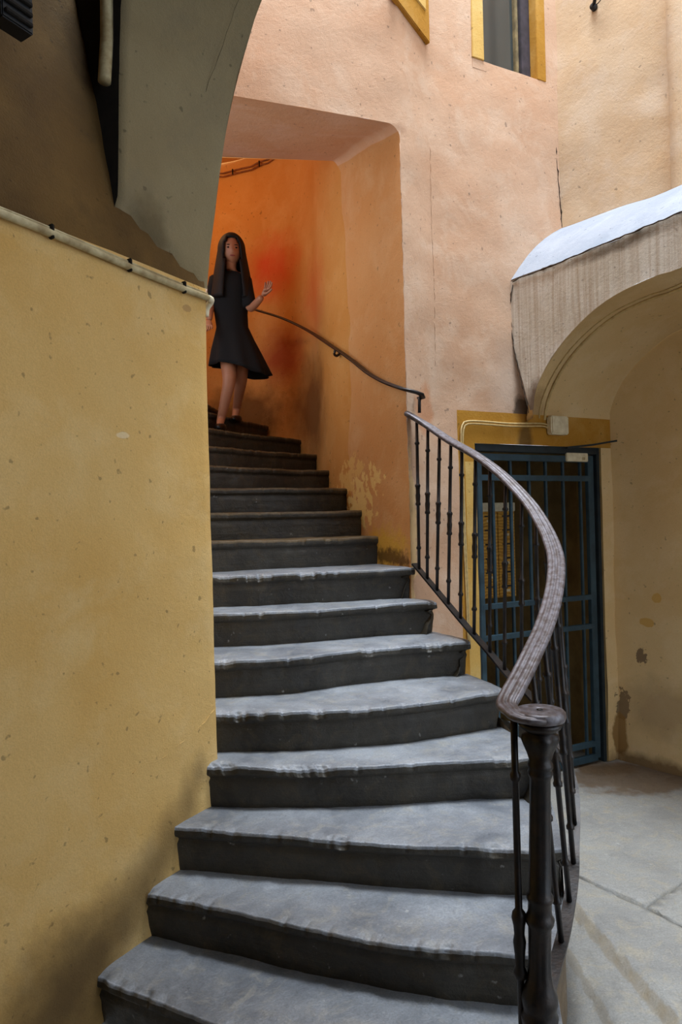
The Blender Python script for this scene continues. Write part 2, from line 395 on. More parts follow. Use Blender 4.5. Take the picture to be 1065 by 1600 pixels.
# upper wall leaning back under the vault; rises behind the rib
B0=onwall(185,310,LW,LD); bt=(Vector((B0.x,B0.y,0))-E).length
RIBW=bt
vs=[];fs=[];NU=70;NZ=34
for j in range(NZ+1):
    z=2.55+j/NZ*1.9; lean=-.22*max(0,(z-2.60))**1.15
    for i in range(NU+1):
        u=-.02-i/NU*5.6; p=E+LD*u+LN*lean; v=Vector((p.x,p.y,z)); w=.007*n3(v,2,12)+.006*n3(v,9,2)
        if j==0: v=LWl.at(LWl.L[1]+u+.015,2.55); w=0
        vs.append(v+LN*w)
for j in range(NZ):
    for i in range(NU): a=j*(NU+1)+i; fs.append((a,a+1,a+NU+2,a+NU+1))
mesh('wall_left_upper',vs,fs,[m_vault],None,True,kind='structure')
# rib arch: profile in the plane through E along LN
pr=[]
for px,py in ((323,452),(327,400),(336,330),(346,250),(357,185),(372,120),(389,60),(408,0)):
    q=onwall(px,py,E,LN); pr.append(((Vector((q.x,q.y,0))-E).dot(LN),q.z))
s_,z_=pr[-1]; full=pr+[(s_+.17,z_+.22),(s_+.45,z_+.45),(s_+.85,z_+.62),(1.6,4.42),(2.1,4.32),(2.6,4.0),(2.95,3.5),(3.1,2.9),(3.15,2.4)]
cv=resample(cr_path([Vector((a,0,b_)) for a,b_ in full],8),110)
vs=[];fs=[];mi=[];NW=12
rows=[]
for i,c in enumerate(cv):
    row=[]
    for k in range(NW+1):
        # the near side of the rib rises from higher on the wall, giving the oblique foot
        w=bt*k/NW; s0=c.x*(1-(.75*k/NW)*min(1,max(0,(.95-c.x)/.5))*(i<55))-.012*k/NW
        zz=c.z; zmin=2.52+(B0.z-2.52)*(k/NW)
        if zz<zmin and i<55: s0=-.03 
        p=E-LD*w+LN*s0; v=Vector((p.x,p.y,zz)); v=v+LN*(.006*n3(v,3,4)+.003*n3(v,16,1)); row.append(v)
    # body side faces (out to the masonry)
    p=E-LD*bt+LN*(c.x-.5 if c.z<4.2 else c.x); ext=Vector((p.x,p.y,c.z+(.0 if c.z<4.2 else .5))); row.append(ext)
    rows.append(row)
m=NW+2
for r in rows: vs+=r
for i in range(len(rows)-1):
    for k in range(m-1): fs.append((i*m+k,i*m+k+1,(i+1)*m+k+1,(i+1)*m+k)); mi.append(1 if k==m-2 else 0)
mesh('wall_rib_arch',vs,fs,[m_rib,m_nearblack],None,True,mi,kind='structure')
# courtyard wall on the rib arch, out of view, kept low to admit sky light
vs=[];fs=[]
for i,c in enumerate(cv):
    p=E+LN*c.x; vs.append(Vector((p.x,p.y,c.z))); vs.append(Vector((p.x,p.y,5.3)))
for i in range(len(cv)-1): fs.append((2*i,2*i+1,2*i+3,2*i+2))
mesh('wall_front_upper',vs,fs,[m_peach],None,False,kind='structure')
# left side of the court above the stair (behind the rib)
q0=E;q1=Vector((-1.0,3.4,0))
mesh('wall_left_court',[Vector((q0.x,q0.y,2.5)),Vector((q0.x,q0.y,TOP)),Vector((-.75,3.35,TOP)),Vector((-.75,3.35,2.5))],[(0,1,2,3)],[m_pink],None,False,kind='structure')
# passage behind the camera: ceiling and walls
a=E-LD*bt+LN*-.6; b2=E-LD*bt+LN*3.3; c3=b2-LD*4.5; d4=a-LD*4.5
def up(p,z): return Vector((p.x,p.y,z))
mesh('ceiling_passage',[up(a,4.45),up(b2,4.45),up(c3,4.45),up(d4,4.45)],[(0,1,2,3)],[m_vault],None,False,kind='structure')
mesh('wall_front',[up(d4,0),up(c3,0),up(c3,4.5),up(d4,4.5)],[(0,1,2,3)],[m_room],None,False,kind='structure')
mesh('wall_passage_right',[up(c3,0),up(c3+LD*3.7,0),up(c3+LD*3.7,4.5),up(c3,4.5)],[(0,1,2,3)],[m_room],None,False,kind='structure')  # unseen wall, stopped short so side light reaches the left wall
# dark recess beside the rib: downpipe and old ironwork
pp=[onwall(166,-60,LW+LN*-.02,LD),onwall(167,60,LW+LN*-.02,LD),onwall(163,128,LW+LN*-.02,LD)]
sweep('downpipe',resample(pp,12),circ(.022,12),m_pipe,None,label='cream painted pipe stub in the dark recess beside the arch rib',cat='pipe')
# ---------------------------------------------------------------- passage wall right, arch, vault, upper wall
RW=Wall([C1-RD*.25,C1+RD*3.2],.010,21)
wall_right=RW.grid('wall_right',[0,RW.L[-1]],[-.03,3.02],[m_cream],step=.04,kind='structure')
def prof_pts(pxs,p0,d): 
    o=[]
    for px,py in pxs:
        q=onwall(px,py,p0,d); o.append(((Vector((q.x,q.y,0))-Vector((p0.x,p0.y,0))).dot(d),q.z))
    return o
pa=prof_pts([(832,655),(834,628),(838,605),(850,578),(866,552),(884,528),(906,504),(930,482),(962,460),(1000,441),(1032,428),(1065,417)],AF,AD)
pa=[(pa[0][0],2.24)]+pa+[(pa[-1][0]+.5,pa[-1][1]+.06),(pa[-1][0]+1.1,pa[-1][1]-.05),(pa[-1][0]+1.6,pa[-1][1]-.45),(pa[-1][0]+1.75,pa[-1][1]-1.0),(pa[-1][0]+1.75,0)]
pc=resample(cr_path([Vector((a,0,b_)) for a,b_ in pa],8),90)
TA=3.03+.02
# arch face
vs=[];fs=[]
TLz=onwall(800,445,AF,AD).z
for i,c in enumerate(pc):
    t=i/(len(pc)-1)
    f=Vector((AF.x,AF.y,0))+AD*c.x
    for k in range(7):
        z=c.z+(TA-c.z)*k/6
        v=Vector((f.x,f.y,z)); nn=Vector((AD.y,-AD.x,0)); vs.append(v+nn*(.006*n3(v,5,2)+.003*n3(v,20,2)))
for i in range(len(pc)-1):
    for k in range(6): a=i*7+k; fs.append((a,a+1,a+8,a+7))
arch=mesh('wall_arch',vs,fs,[m_arch],None,True,kind='structure')
# left edge of the face, from the springing to the pink wall
fl=[pc[0].x]
A0=Vector((AF.x,AF.y,0))
nl=10;vs=[];fs=[]
for j in range(nl+1):
    z=2.25+(TA-2.25)*j/nl
    s_in=max(c.x for c in pc[:3]) ; s_in=min([c.x for c in pc if c.z>=min(z,pc[30].z)-1e-6] or [0]) if z>2.3 else pc[0].x
    # outline at the wall: vertical above y=540, slanting to the springing below it
    s_out=0 if z>2.68 else (2.68-z)/.45*.13
    s_out=min(s_out,pc[0].x-.004)
    for k in range(4):
        s0=s_out+(pc[0].x+.002-s_out)*k/3; f=A0+AD*s0; v=Vector((f.x,f.y,z)); nn=Vector((AD.y,-AD.x,0)); vs.append(v+nn*(.006*n3(v,5,2)+.003*n3(v,20,2)))
for j in range(nl):
    for k in range(3): a=j*4+k; fs.append((a,a+1,a+5,a+4))
mesh('arch_edge',vs,fs,[m_arch],arch)
# top of arch: whitewashed sloping cap up to the peach wall
UP0=onwall(876,370,F0,FD); UPd=Vector((.70,-.71,0)).normalized(); UP=Vector((UP0.x,UP0.y,0)); ZC=3.43
vs=[];fs=[];nC=50
for i in range(nC+1):
    t=i/nC*2.6
    f=A0+AD*t; bb=UP+UPd*t*1.0
    for k in range(7):
        a=k/6; v=Vector((f.x,f.y,TA)).lerp(Vector((bb.x,bb.y,ZC+.02)),a)
        v.z+=.05*math.sin(math.pi*a)+.012*n3(v,5,3)+.02*(1-a)*n3(v,2.2,8); vs.append(v)
for i in range(nC):
    for k in range(6): a=i*7+k; fs.append((a,a+1,a+8,a+7))
mesh('arch_cap',vs,fs,[m_cap],arch)
prism('arch_cap_end',[Vector((A0.x,A0.y,TA-.03)),Vector((UP.x,UP.y,ZC+.0)),Vector((UP.x,UP.y,TA-.03))],Vector((.02,.02,0)),m_cap,arch)
# upper wall over the arch
UW=Wall([UP-UPd*.05,UP+UPd*3.6],.012,31)
UW.grid('wall_right_upper',[0,UW.L[-1]],[3.0,TOP],[m_peach],step=.045,kind='structure')
# raised plaster pier at the right end of the upper wall
q=onwall(1046,100,UP,UPd); q.z=0; nnU=Vector((UPd.y,-UPd.x,0))
WB=Wall([q+nnU*-.02,q+nnU*.035,q+nnU*.035+UPd*2.2],.01,33)
WB.grid('trim_1',[0,WB.L[-1]],[3.3,TOP],[m_peach],step=.05,kind='structure')
# vault: profile lofted from the arch face along the gate wall to the passage wall
pr2=prof_pts([(944,730),(945,690),(950,655),(960,620),(978,588),(1000,562),(1030,536),(1065,514)],C1,RD)
pr2=[(-.02,2.24)]+pr2[1:]+[(pr2[-1][0]+.4,pr2[-1][1]+.03),(pr2[-1][0]+1.2,pr2[-1][1]+.0),(pr2[-1][0]+1.9,pr2[-1][1]-.5),(pr2[-1][0]+2.1,pr2[-1][1]-1.2),(pr2[-1][0]+2.1,0)]
pe=resample(cr_path([Vector((a,0,b_)) for a,b_ in pr2],8),90)
vs=[];fs=[];KV=26
DS=pc[0].x-.0
def vpt(i,t):
    sh=DS*(1-min(1,t/.13)**2*(3-2*min(1,t/.13)))
    sa=pc[i].x-DS; ta=1.0
    a=A0+AD*(sa+sh); a=Vector((a.x,a.y,pc[i].z)); b_=C1+RD*pe[i].x; b_=Vector((b_.x,b_.y,pe[i].z))
    return a.lerp(b_,t)
def edge_push(t): return 0
for k in range(KV+1):
    t=k/KV
    for i in range(90):
        v=vpt(i,t)
        vs.append(v+Vector((0,0,.006*n3(v,3,6)*(0<k<KV))))
for k in range(KV):
    for i in range(89): fs.append((k*90+i,k*90+i+1,(k+1)*90+i+1,(k+1)*90+i))
mesh('ceiling_vault',vs,fs,[m_cream],None,True,kind='structure')
# lip of the arch: plaster edge roll along the soffit
def vault_pt(i,t,drop=0):
    v=vpt(i,t)
    c=A0+AD*1.2; c.z=1.4; dd=(Vector((c.x,c.y,c.z))-v); dd.z=abs(dd.z)*-1; dd.normalize(); return v+dd*drop
lo=next(i for i in range(90) if pc[i].z>2.26)
for tt,rr,dr,nm in ((.30,.0085,.006,'soffit_conduit'),(.245,.0045,.004,'soffit_cable')):
    sweep(nm,[vault_pt(i,tt,dr) for i in range(lo,70)],circ(rr,8),m_cable,None,
      label='cream conduit following the underside of the right arch' if rr>.006 else 'thin cable running beside the conduit under the right arch',cat='conduit' if rr>.006 else 'cable')
# cracks and seams in the plaster
m_crack=simple('crack_shadow_grit',(70,54,40),.95)
def crack(pts,r_,par,seed,mat=m_crack):
    q=resample([Vector(p) for p in pts],46)
    q=[p+Vector((n3(p,30,seed),n3(p,30,seed+3),n3(p,22,seed+6)))*.006 for p in q]
    v,f=sweep_data(q,circ(r_,5),scale=lambda t:.35+.9*abs(noise.noise(Vector((t*22,seed,0)))))
    mesh('plaster_crack',v,f,mat,par)
crack([onwall(px,py,F0-Vector((-FD.y,FD.x,0))*.0,FD) for px,py in ((861,132),(866,200),(871,270),(876,330),(878,368))],.006,wall_back,1)
crack([onwall(px,py,A0,AD)+Vector((AD.y,-AD.x,0))*.004 for px,py in ((801,446),(797,480),(800,520),(806,560),(816,600),(826,645))],.006,wall_back,2)
crack([FW.at(uJ-.002,z,.004) for z in (3.66,3.2,2.7,2.2,1.8,1.4)],.004,wall_back,3,m_pink)
crack([onwall(px,py,LW,LD) for px,py in ((338,1105),(318,1130),(285,1160),(255,1185),(225,1195),(205,1210))],.003,wall_left,4,m_yellow)
m_ribcrack=simple('rib_crack_shadow',(96,84,60),.95)
crack([rows[i][k] for i,k in ((52,3),(44,3),(36,2),(30,3),(22,2),(14,3))],.0018,wall_left,11,m_ribcrack)
crack([rows[24][k] for k in (1,3,5,7)],.0016,wall_left,12,m_ribcrack)
crack([FW.at(FW.L[3],z,.002) for z in (3.75,3.3,2.9,2.5)],.0022,wall_back,5,m_pink)
crack([A0+AD*t+Vector((AD.y,-AD.x,.0))*.008+Vector((0,0,TA-.005)) for t in (.02,.3,.6,.9,1.2)],.008,arch,6)
# ---------------------------------------------------------------- gate room behind the gate
def fp(u,dep,z): # point behind the facade at parameter u
    d=FD; q=FW.p[4]+d*(u-FW.L[4])+Vector((-d.y,d.x,0))*dep; return Vector((q.x,q.y,z))
def quad(name,pts,mat,**k): return mesh(name,pts,[(0,1,2,3)],mat,None,False,**k)
u0,u1=uG0,uG1; D=1.5
gr=[fp(u0,-.0,0),fp(u0,.22,0),fp(u0-.08,.22,0),fp(u0-.08,D,0),fp(u1+.05,D,0),fp(u1+.05,.22,0),fp(u1,.22,0),fp(u1,0,0)]
vs=[];fs=[]
for q in gr: vs.append(up(q,0)); vs.append(up(q,GZ+ (0 if True else 0)))
for i in range(len(gr)-1): fs.append((2*i,2*i+1,2*i+3,2*i+2))
mesh('wall_gate_room',vs,fs,[m_room],None,False,kind='structure')
mesh('ceiling_gate_room',[up(q,GZ+.0) for q in gr],[tuple(range(8))],[m_room],None,False,kind='structure')
# ---------------------------------------------------------------- floor
floor=mesh('floor',[Vector((-4,-4,-.11)),Vector((5,-4,-.11)),Vector((5,7,-.11)),Vector((-4,7,-.11))],[(0,1,2,3)],[m_joint],None,False,kind='structure')
pA=G(885,1360,0);pB=G(1010,1415,0);pD=G(1065,1378,0);pC2=G(1065,1447,0)
def slab(pol_cuts,seed,x0,x1,y0,y1,res=.05,ridge=None):
    bm=bmesh.new(); nx=int((x1-x0)/res); ny=int((y1-y0)/res)
    bmesh.ops.create_grid(bm,x_segments=nx,y_segments=ny,size=.5)
    bmesh.ops.transform(bm,matrix=Matrix.Translation(((x0+x1)/2,(y0+y1)/2,0))@Matrix.Diagonal((x1-x0,y1-y0,1,1)),verts=bm.verts)
    for co,no in pol_cuts:
        bmesh.ops.bisect_plane(bm,geom=bm.verts[:]+bm.edges[:]+bm.faces[:],plane_co=co,plane_no=no,clear_outer=True)
    be=[e for e in bm.edges if e.is_boundary]
    for v in bm.verts:
        v.co.z=.006*n3(v.co,2,seed)+.003*n3(v.co,9,seed)
        if ridge: v.co.z+=ridge(v.co)
        if v.is_boundary: v.co.x+=.008*n3(v.co,12,seed); v.co.y+=.008*n3(v.co,12,seed+5); v.co.z-=.004
    r=bmesh.ops.extrude_edge_only(bm,edges=be); 
    for v in [g for g in r['geom'] if isinstance(g,bmesh.types.BMVert)]: v.co.z-=.1
    return bm_obj('paving_stone',bm,m_floor,floor,True)
def cut(p,q,side,gap=.004):
    d=(q-p).normalized(); n_=Vector((d.y,-d.x,0))
    if n_.dot(side-p)>0: n_=-n_
    return (p-n_*gap,n_)
inA=G(950,1280,0);inB=G(1060,1410,0);inC=G(950,1500,0)
slab([cut(pA,pB,inA),cut(pB,pD,inA)],1,-1,3.6,1.6,6.2)
slab([cut(pB,pC2,inB),cut(pB,pD,inB)],2,1,4,1,4)
r1a,r1b=G(905,1425,0),G(1050,1590,0); r2a,r2b=G(888,1478,0),G(962,1595,0)
def ridge(p):
    z=0
    for a,b_,dz in ((r1a,r1b,.030),(r2a,r2b,.026)):
        d=(b_-a).normalized(); s=(Vector((p.x,p.y,0))-a).dot(Vector((d.y,-d.x,0))); s+=.03*math.sin((Vector((p.x,p.y,0))-a).dot(d)*4)
        z+=dz/(1+math.exp(-s*70))-.016*math.exp(-(s/.018)**2)
    return -z
slab([cut(pA,pC2,inC)],3,-2,4,-2,4.6,.03,ridge)
# ---------------------------------------------------------------- staircase
HS=[0,.17,.34,.51,.68,.85,1.02,1.19,1.36,1.53,1.69,1.845,2.0,2.16,2.32,2.48,2.64]
def V2(x,y): return Vector((x,y,0))
def gp(px,py,k): q=G(px,py,HS[k]); return V2(q.x,q.y)
def pl(px,py,Y): q=P(px,py,Y); return V2(q.x,q.y)
N={}
N[1]=[gp(150,1522,1),gp(270,1572,1),V2(.0,1.79),V2(.40,1.585),V2(.52,1.60)]
N[2]=[gp(230,1393,2),gp(360,1418,2),gp(480,1445,2),gp(640,1473,2),gp(805,1488,2),V2(.60,1.985)]
N[3]=[gp(283,1291,3),gp(440,1302,3),gp(600,1314,3),gp(825,1325,3),V2(.715,2.27)]
N[4]=[gp(326,1195,4),gp(480,1197,4),gp(620,1192,4),gp(800,1182,4),V2(.78,2.62)]
N[5]=[gp(338,1113,5),gp(450,1110,5),gp(620,1100,5),gp(790,1078,5)]
N[6]=[gp(334,1032,6),gp(450,1026,6),gp(600,1010,6),gp(735,1001,6)]
N[7]=[gp(332,958,7),gp(450,953,7),gp(570,945,7),gp(683,938,7)]
N[8]=[pl(330,900,3.50),pl(450,895,3.56),pl(560,888,3.64),V2(.395,3.70)]
N[9]=[pl(328,843,3.72),V2(-.1,3.95),V2(.26,4.06)]
N[10]=[pl(327,798,3.90),V2(-.1,4.15),V2(.17,4.30)]
N[11]=[pl(326,760,4.08),V2(-.15,4.38),V2(.08,4.55)]
N[12]=[pl(326,727,4.30),V2(-.4,4.70),V2(-.05,4.93)]
N[13]=[pl(326,697,4.58),V2(-.55,4.98),V2(-.13,5.36)]
N[14]=[pl(326,668,4.86),V2(-.70,5.2),V2(-.28,5.66)]
N[15]=[V2(-1.02,5.02),V2(-.85,5.4),V2(-.6,5.95)]
N[16]=[V2(-1.15,5.05),V2(-1.1,5.5),V2(-1.05,6.1)]
stairs=empty('staircase',(.0,1.9,0),label='winding staircase of worn grey stone steps rising from the courtyard into the orange doorway',cat='staircase')
NN=200;MM=14
PROF=[(.0015,-.004,.9),(.003,-.012,1),(.003,-.026,1),(.0,-.038,1),(-.012,-.046,1),(-.018,-.054,1),(-.010,-.068,1),(-.014,-.09,1),(-.016,-.12,1),(-.020,-.15,1),(-.024,-.182,1)]
for k in range(1,17):
    nose=cr_path(N[k],8); d0=(N[k][0]-N[k][1]).normalized()
    if k>=5: nose=[nose[0]+d0*.22]+nose
    else: nose=[nose[0]+d0*.05]+nose
    nose=resample(nose,NN)
    if k<16:
        nx=cr_path(N[k+1],8); d1=(N[k+1][0]-N[k+1][1]).normalized(); nx=[nx[0]+d1*(.22 if k>=4 else .06)]+nx; nx=resample(nx,NN)
    else: nx=[V2(-1.3,5.05).lerp(V2(-1.5,6.1),i/(NN-1)) for i in range(NN)]
    z0=HS[k]; h=HS[k]-HS[k-1]; sc=(h+.012)/.182
    rows=[]
    for j in range(MM+1):
        t=(j/MM)**2.0; row=[]
        for i in range(NN):
            a=nose[i]; b_=nx[i]; dirv=(b_-a); L=max(dirv.length,1e-4); dn=dirv/L; b3=b_+dn*.05
            q=a.lerp(b3,t); v=V2(q.x,q.y); v.z=z0
            edge=math.exp(-((t*L)/.020)**2)
            c1=min(1,max(0,(n3((a.x,a.y,k*3.1),8,k)-.12)*9)); c2=min(1,max(0,(n3((a.x,a.y,k*1.3),30,k+3)-.25)*7)); chip=.55*c1*(.6+.9*abs(n3((a.x,a.y,k),60,k)))+.4*c2
            rag=n3((a.x,a.y,k*2.),3,7)*.006+n3((a.x,a.y,k*2.),45,7)*.004
            big=1 if k<9 else .4
            v=v+dn*(edge*(chip*.022*big+rag*.8))
            v.z+=-edge*(.004+chip*.016*big)+n3((v.x,v.y,k),4,3)*.005-.006*math.exp(-((t-.25)/.25)**2)*math.exp(-((i/NN-.55)/.3)**2)+n3((v.x,v.y,k),18,3)*.0022
            row.append(v)
        rows.append(row)
    # skirt path: front row then right column
    path=rows[0]+[rows[j][NN-1] for j in range(1,MM+1)]
    # soften the right front corner
    nf=NN
    vs=[];fs=[];mi=[]
    for r in rows: vs+=r
    for j in range(MM):
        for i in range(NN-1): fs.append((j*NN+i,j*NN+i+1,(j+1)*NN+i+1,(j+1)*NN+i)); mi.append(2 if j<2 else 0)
    idx0=[i for i in range(NN)]+[j*NN+NN-1 for j in range(1,MM+1)]
    prev=idx0; n_path=len(path); base=list(nose)+path[NN:]
    nor=[]
    for i in range(n_path):
        T=base[min(i+2,n_path-1)]-base[max(i-2,0)]; T.z=0; T.normalize(); nor.append(Vector((T.y,-T.x,0)))
    for j,(off,dz,_) in enumerate(PROF):
        cur=[]
        for i in range(n_path):
            side=min(1,max(0,(i-(NN-6))/6)); o_=off
            if off<0: o_=off*(1+2.6*side*(3<k<9))
            p=path[i]; b0=V2(p.x,p.y); nn=nor[i]; q_=base[i]; wj=min(1,max(0,(-dz-.012)/.04)); b0=b0.lerp(V2(q_.x,q_.y),wj)
            dd=dz*sc if dz<-.03 else dz
            v=b0+nn*(o_+ (1 if off<0 else .2)*(.007*n3((p.x,p.y,z0+dd),9,k)+(.022 if 4<k<9 else .006)*side*n3((p.x,p.y,z0+dd*1.5),16,k)+.0025*n3((p.x,p.y,z0+dd*2),28,k+2)))
            v.z=(p.z if dz>-.03 else z0+ (p.z-z0)*.4)+dd
            cur.append(len(vs)); vs.append(v)
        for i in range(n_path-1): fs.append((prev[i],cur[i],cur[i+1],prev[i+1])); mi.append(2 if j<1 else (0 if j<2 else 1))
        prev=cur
    mesh('stone_step',vs,fs,[m_slate if k<9 else m_slateb,m_riser,m_nosing if k<9 else m_slateb],stairs,True,mi)
# curved stone string under the right-hand ends
BD=[V2(*p) for p in ((.455,1.66),(.515,1.83),(.585,1.98),(.655,2.12),(.695,2.22),(.74,2.4),(.765,2.6),(.755,2.8),(.70,3.0),(.60,3.30),(.48,3.56),(.40,3.69))]
BZ=[.17,.17,.34,.45,.50,.58,.66,.75,.83,.95,1.12,1.19]
bd=resample(cr_path([Vector((p.x,p.y,z-.13 if z>.2 else z-.02)) for p,z in zip(BD,BZ)],6),60)
vs=[];fs=[]
for p in bd:
    for k in range(6):
        z=p.z*k/5; v=Vector((p.x,p.y,z)); vs.append(v+Vector((.004*n3(v,8,1),.004*n3(v,8,2),0)))
for i in range(59):
    for k in range(5): a=i*6+k; fs.append((a,a+1,a+7,a+6))
mesh('string_wall',vs,fs,[m_string],stairs)
# ---------------------------------------------------------------- railing
rail=empty('stair_railing',(.48,1.70,.17),label='curved wrought iron stair railing with moulded handrail ending in a flat volute',cat='railing')
hp=[P(636,646,3.70),P(666,664,3.62),P(700,687,3.48),P(737,708,3.30),P(770,731,3.16),P(800,758,3.02),P(830,792,2.86),P(853,830,2.69),P(867,868,2.52),P(868,905,2.36),P(861,945,2.20),P(848,985,2.06),P(832,1020,1.95),P(815,1055,1.86),P(800,1083,1.79),P(791,1102,1.745)]
hz=hp[-1].z
nc=P(843,1117,1.70); 
hp+=[Vector((hp[-1].x+.002,nc.y+.012,nc.z+.010)),Vector((nc.x-.062,nc.y-.026,nc.z+.004)),Vector((nc.x-.035,nc.y-.046,nc.z+.001)),Vector((nc.x-.002,nc.y-.050,nc.z))]
hpath=resample(cr_path(hp,10),150)
w=.029
RP=[(-w,-.004),(-w-.002,.004),(-w+.002,.010),(-w+.008,.011),(-w+.011,.0085),(-w+.015,.012),(-.006,.0145),(-.003,.011),(.003,.011),(.006,.0145),(w-.015,.012),(w-.011,.0085),(w-.008,.011),(w-.002,.010),(w+.002,.004),(w,-.004),(w-.008,-.012),(.012,-.016),(-.012,-.016),(-w+.008,-.012)]
sweep('handrail',hpath,RP,m_rail,rail,scale=lambda t:1.0 if t<.93 else 1-.45*(t-.93)/.07)
# volute disc
lathe_between('volute',nc+Vector((0,0,-.050)),nc+Vector((0,0,.014)),[(.50,.03),(.52,.046),(.56,.052),(.60,.060),(.75,.0635),(.9,.0625),(.98,.058),(1,.050),(.985,.040),(.97,.036),(1.01,.030),(1.0,.012),(.9,.010),(.9,.001)],m_rail,rail,n=32)
lathe_between('volute_base',nc+Vector((0,0,-.050)),nc+Vector((0,0,-.014)),[(0,.022),(.3,.036),(.55,.050),(.8,.054),(.9,.050),(1,.046)],m_iron,rail,n=32)
lathe_between('volute_screw',nc+Vector((0,0,.010)),nc+Vector((0,0,.0155)),[(0,.008),(.8,.008),(1,.005)],m_iron,rail,n=12)
# bottom rail
bp=[P(647,881,3.70),P(697,941,3.48),P(735,986,3.30),P(770,1026,3.16),P(797,1058,3.02),Vector((.80,2.84,.83)),Vector((.815,2.62,.735)),Vector((.80,2.42,.635)),P(896,1325,2.24),P(894,1375,2.13),P(882,1450,1.98),P(864,1520,1.84),P(848,1585,1.735)]
bpath=resample(cr_path(bp,10),120)
sweep('bottom_rail',bpath,[(-.018,-.005),(.018,-.005),(.018,.005),(-.018,.005)],m_iron,rail,smooth=False)
# balusters
BALP=[(0,.008),(.0,.0085),(.135,.0085),(.140,.013),(.150,.0135),(.158,.0095),(.165,.0085),(.43,.0085),(.435,.014),(.445,.0145),(.455,.011),(.48,.0125),(.50,.0135),(.515,.0110),(.54,.0115),(.555,.0125),(.562,.0155),(.572,.014),(.578,.009),(.84,.0085),(.845,.013),(.855,.0135),(.862,.009),(1,.008)]
# arc-length on plan for both, matched by nearest Y ordering parameter
def plan_at(path,t): 
    i=t*(len(path)-1); a=int(i); return path[a].lerp(path[min(a+1,len(path)-1)],i-a)
DT=[.022,.036,.042,.048,.052,.055,.057,.059,.06,.062,.063,.064,.064,.065,.065,.065,.065]; nb=len(DT)
hcut=[p for p in hpath if p.y>=1.80]
for i in range(nb):
    t=sum(DT[:i+1])
    b0=plan_at(bpath,t*.955)
    # handrail point closest in depth
    best=min(hcut,key=lambda q:abs(q.y-b0.y)+.2*abs(q.x-b0.x)*(abs(q.y-b0.y)<.05))
    lathe_between('baluster',b0,best+Vector((0,0,-.012)),BALP,m_iron,rail)
v0=P(803,1150,1.715); v1=G(808.5,1668,.165); v1=Vector((v0.x+.0,v0.y,.165))
lathe_between('baluster',v1,Vector((v0.x,v0.y,nc.z-.01)),[(0,.013),(.02,.0095)]+BALP[2:7]+[(.30,.009),(.305,.0155),(.32,.017),(.335,.012),(.37,.0135),(.40,.0165),(.42,.013),(.445,.015),(.465,.019),(.478,.0165),(.488,.0095),(.83,.009),(.835,.014),(.85,.014),(.858,.009),(1,.009)],m_iron,rail,n=12)
# newel post
NB=Vector((nc.x-.026,nc.y,.165)); NTp=nc+Vector((0,0,-.035)); H=NTp.z-NB.z
def fz(z): return (z-NB.z)/H
npf=[(.165,.052),(.19,.052),(.20,.046),(.25,.046),(.262,.052),(.29,.050),(.30,.040),(.335,.036),(.345,.044),(.365,.046),(.375,.040),(.39,.042),(.405,.045),(.42,.043),(.44,.034),(.47,.029),(.50,.0275),(.585,.0285),(.595,.034),(.607,.036),(.615,.031),(.625,.029),(.648,.029),(.655,.033),(.665,.032),(.672,.0275),(.8,.0265),(.955,.0255),(.962,.029),(.970,.031),(.978,.028),(.984,.031),(.992,.031),(1.0,.027),(1.02,.030),(1.04,.038),(1.055,.043),(1.064,.041),(1.07,.030),(1.085,.026)]
npf=[(fz(z),r) for z,r in npf]
def fl(f,i):
    z=NB.z+f*H
    if (.675<z<.95) or (.445<z<.58): return .90 if i%4<2 else 1.0
    if 1.01<z<1.066: return 1+.13*math.cos(i/32*2*math.pi*4)
    return 1
lathe_between('newel_post',NB,NTp,npf,m_iron,rail,n=32,flute=fl)
# wall handrail inside the doorway
wh=empty('wall_handrail',P(657,640,3.70),label='thin dark iron handrail fixed along the orange stair wall',cat='handrail')
wp=[P(398,484,5.72),P(440,497,5.52),P(480,516,5.25),P(520,542,4.58),P(550,563,4.27),P(575,583,4.04),P(600,597,3.85),P(630,608,3.68),P(650,613,3.67),P(659,617,3.68),P(659,622,3.71),P(655,622,3.73)]
sweep('rail_bar',resample(cr_path(wp,8),90),[(x*1.3,y*.7) for x,y in circ(.014,10)],m_iron,wh)
lathe_between('rail_post',P(655,645,3.71),P(655,620,3.71),[(0,.009),(1,.009)],m_iron,wh)
br=[P(524,546,4.54),P(522,553,4.54),P(526,556,4.56),P(531,552,4.60),P(536,548,4.66)]
sweep('rail_bracket',resample(cr_path(br,6),20),circ(.009,8),m_iron,wh)
# ---------------------------------------------------------------- gate
gt=empty('metal_gate',fp(uG0,.05,0),label='teal barred metal gate closing the ochre framed passage door',cat='gate')
dep=.04
def gx(px,py): 
    q=onwall(px,py,F0+Vector((-FD.y,FD.x,0))*dep,FD); return (q-(F0+Vector((-FD.y,FD.x,0))*dep)).to_2d().dot(FD.to_2d())+FW.L[4]
def bar(name,ua,za,ub,zb,w_,t_,mat,d_=dep):
    c=(fp(ua,d_,za)+fp(ub,d_,zb))/2; L=(fp(ub,d_,zb)-fp(ua,d_,za)).length
    if abs(ub-ua)<1e-6: s=(w_,t_,L)
    else: s=(L,t_,w_)
    return box(name,c,s,mat,gt,rotz(FD),.002)
gl_,gr_=uG0+.012,uG1-.012
bar('gate_stile',gl_,0.0,gl_,GZ,.03,.05,m_gatedark); bar('gate_stile',gr_+.005,0.0,gr_+.005,GZ,.035,.05,m_gatedark)
bar('gate_rail',gl_,GZ-.02,gr_,GZ-.02,.045,.05,m_gatedark)
xi0=gl_+.04; xi1=gr_-.055
bar('door_stile',xi0,.03,xi0,GZ-.05,.035,.03,m_gate); bar('door_stile',xi1,.03,xi1,GZ-.05,.05,.03,m_gate)
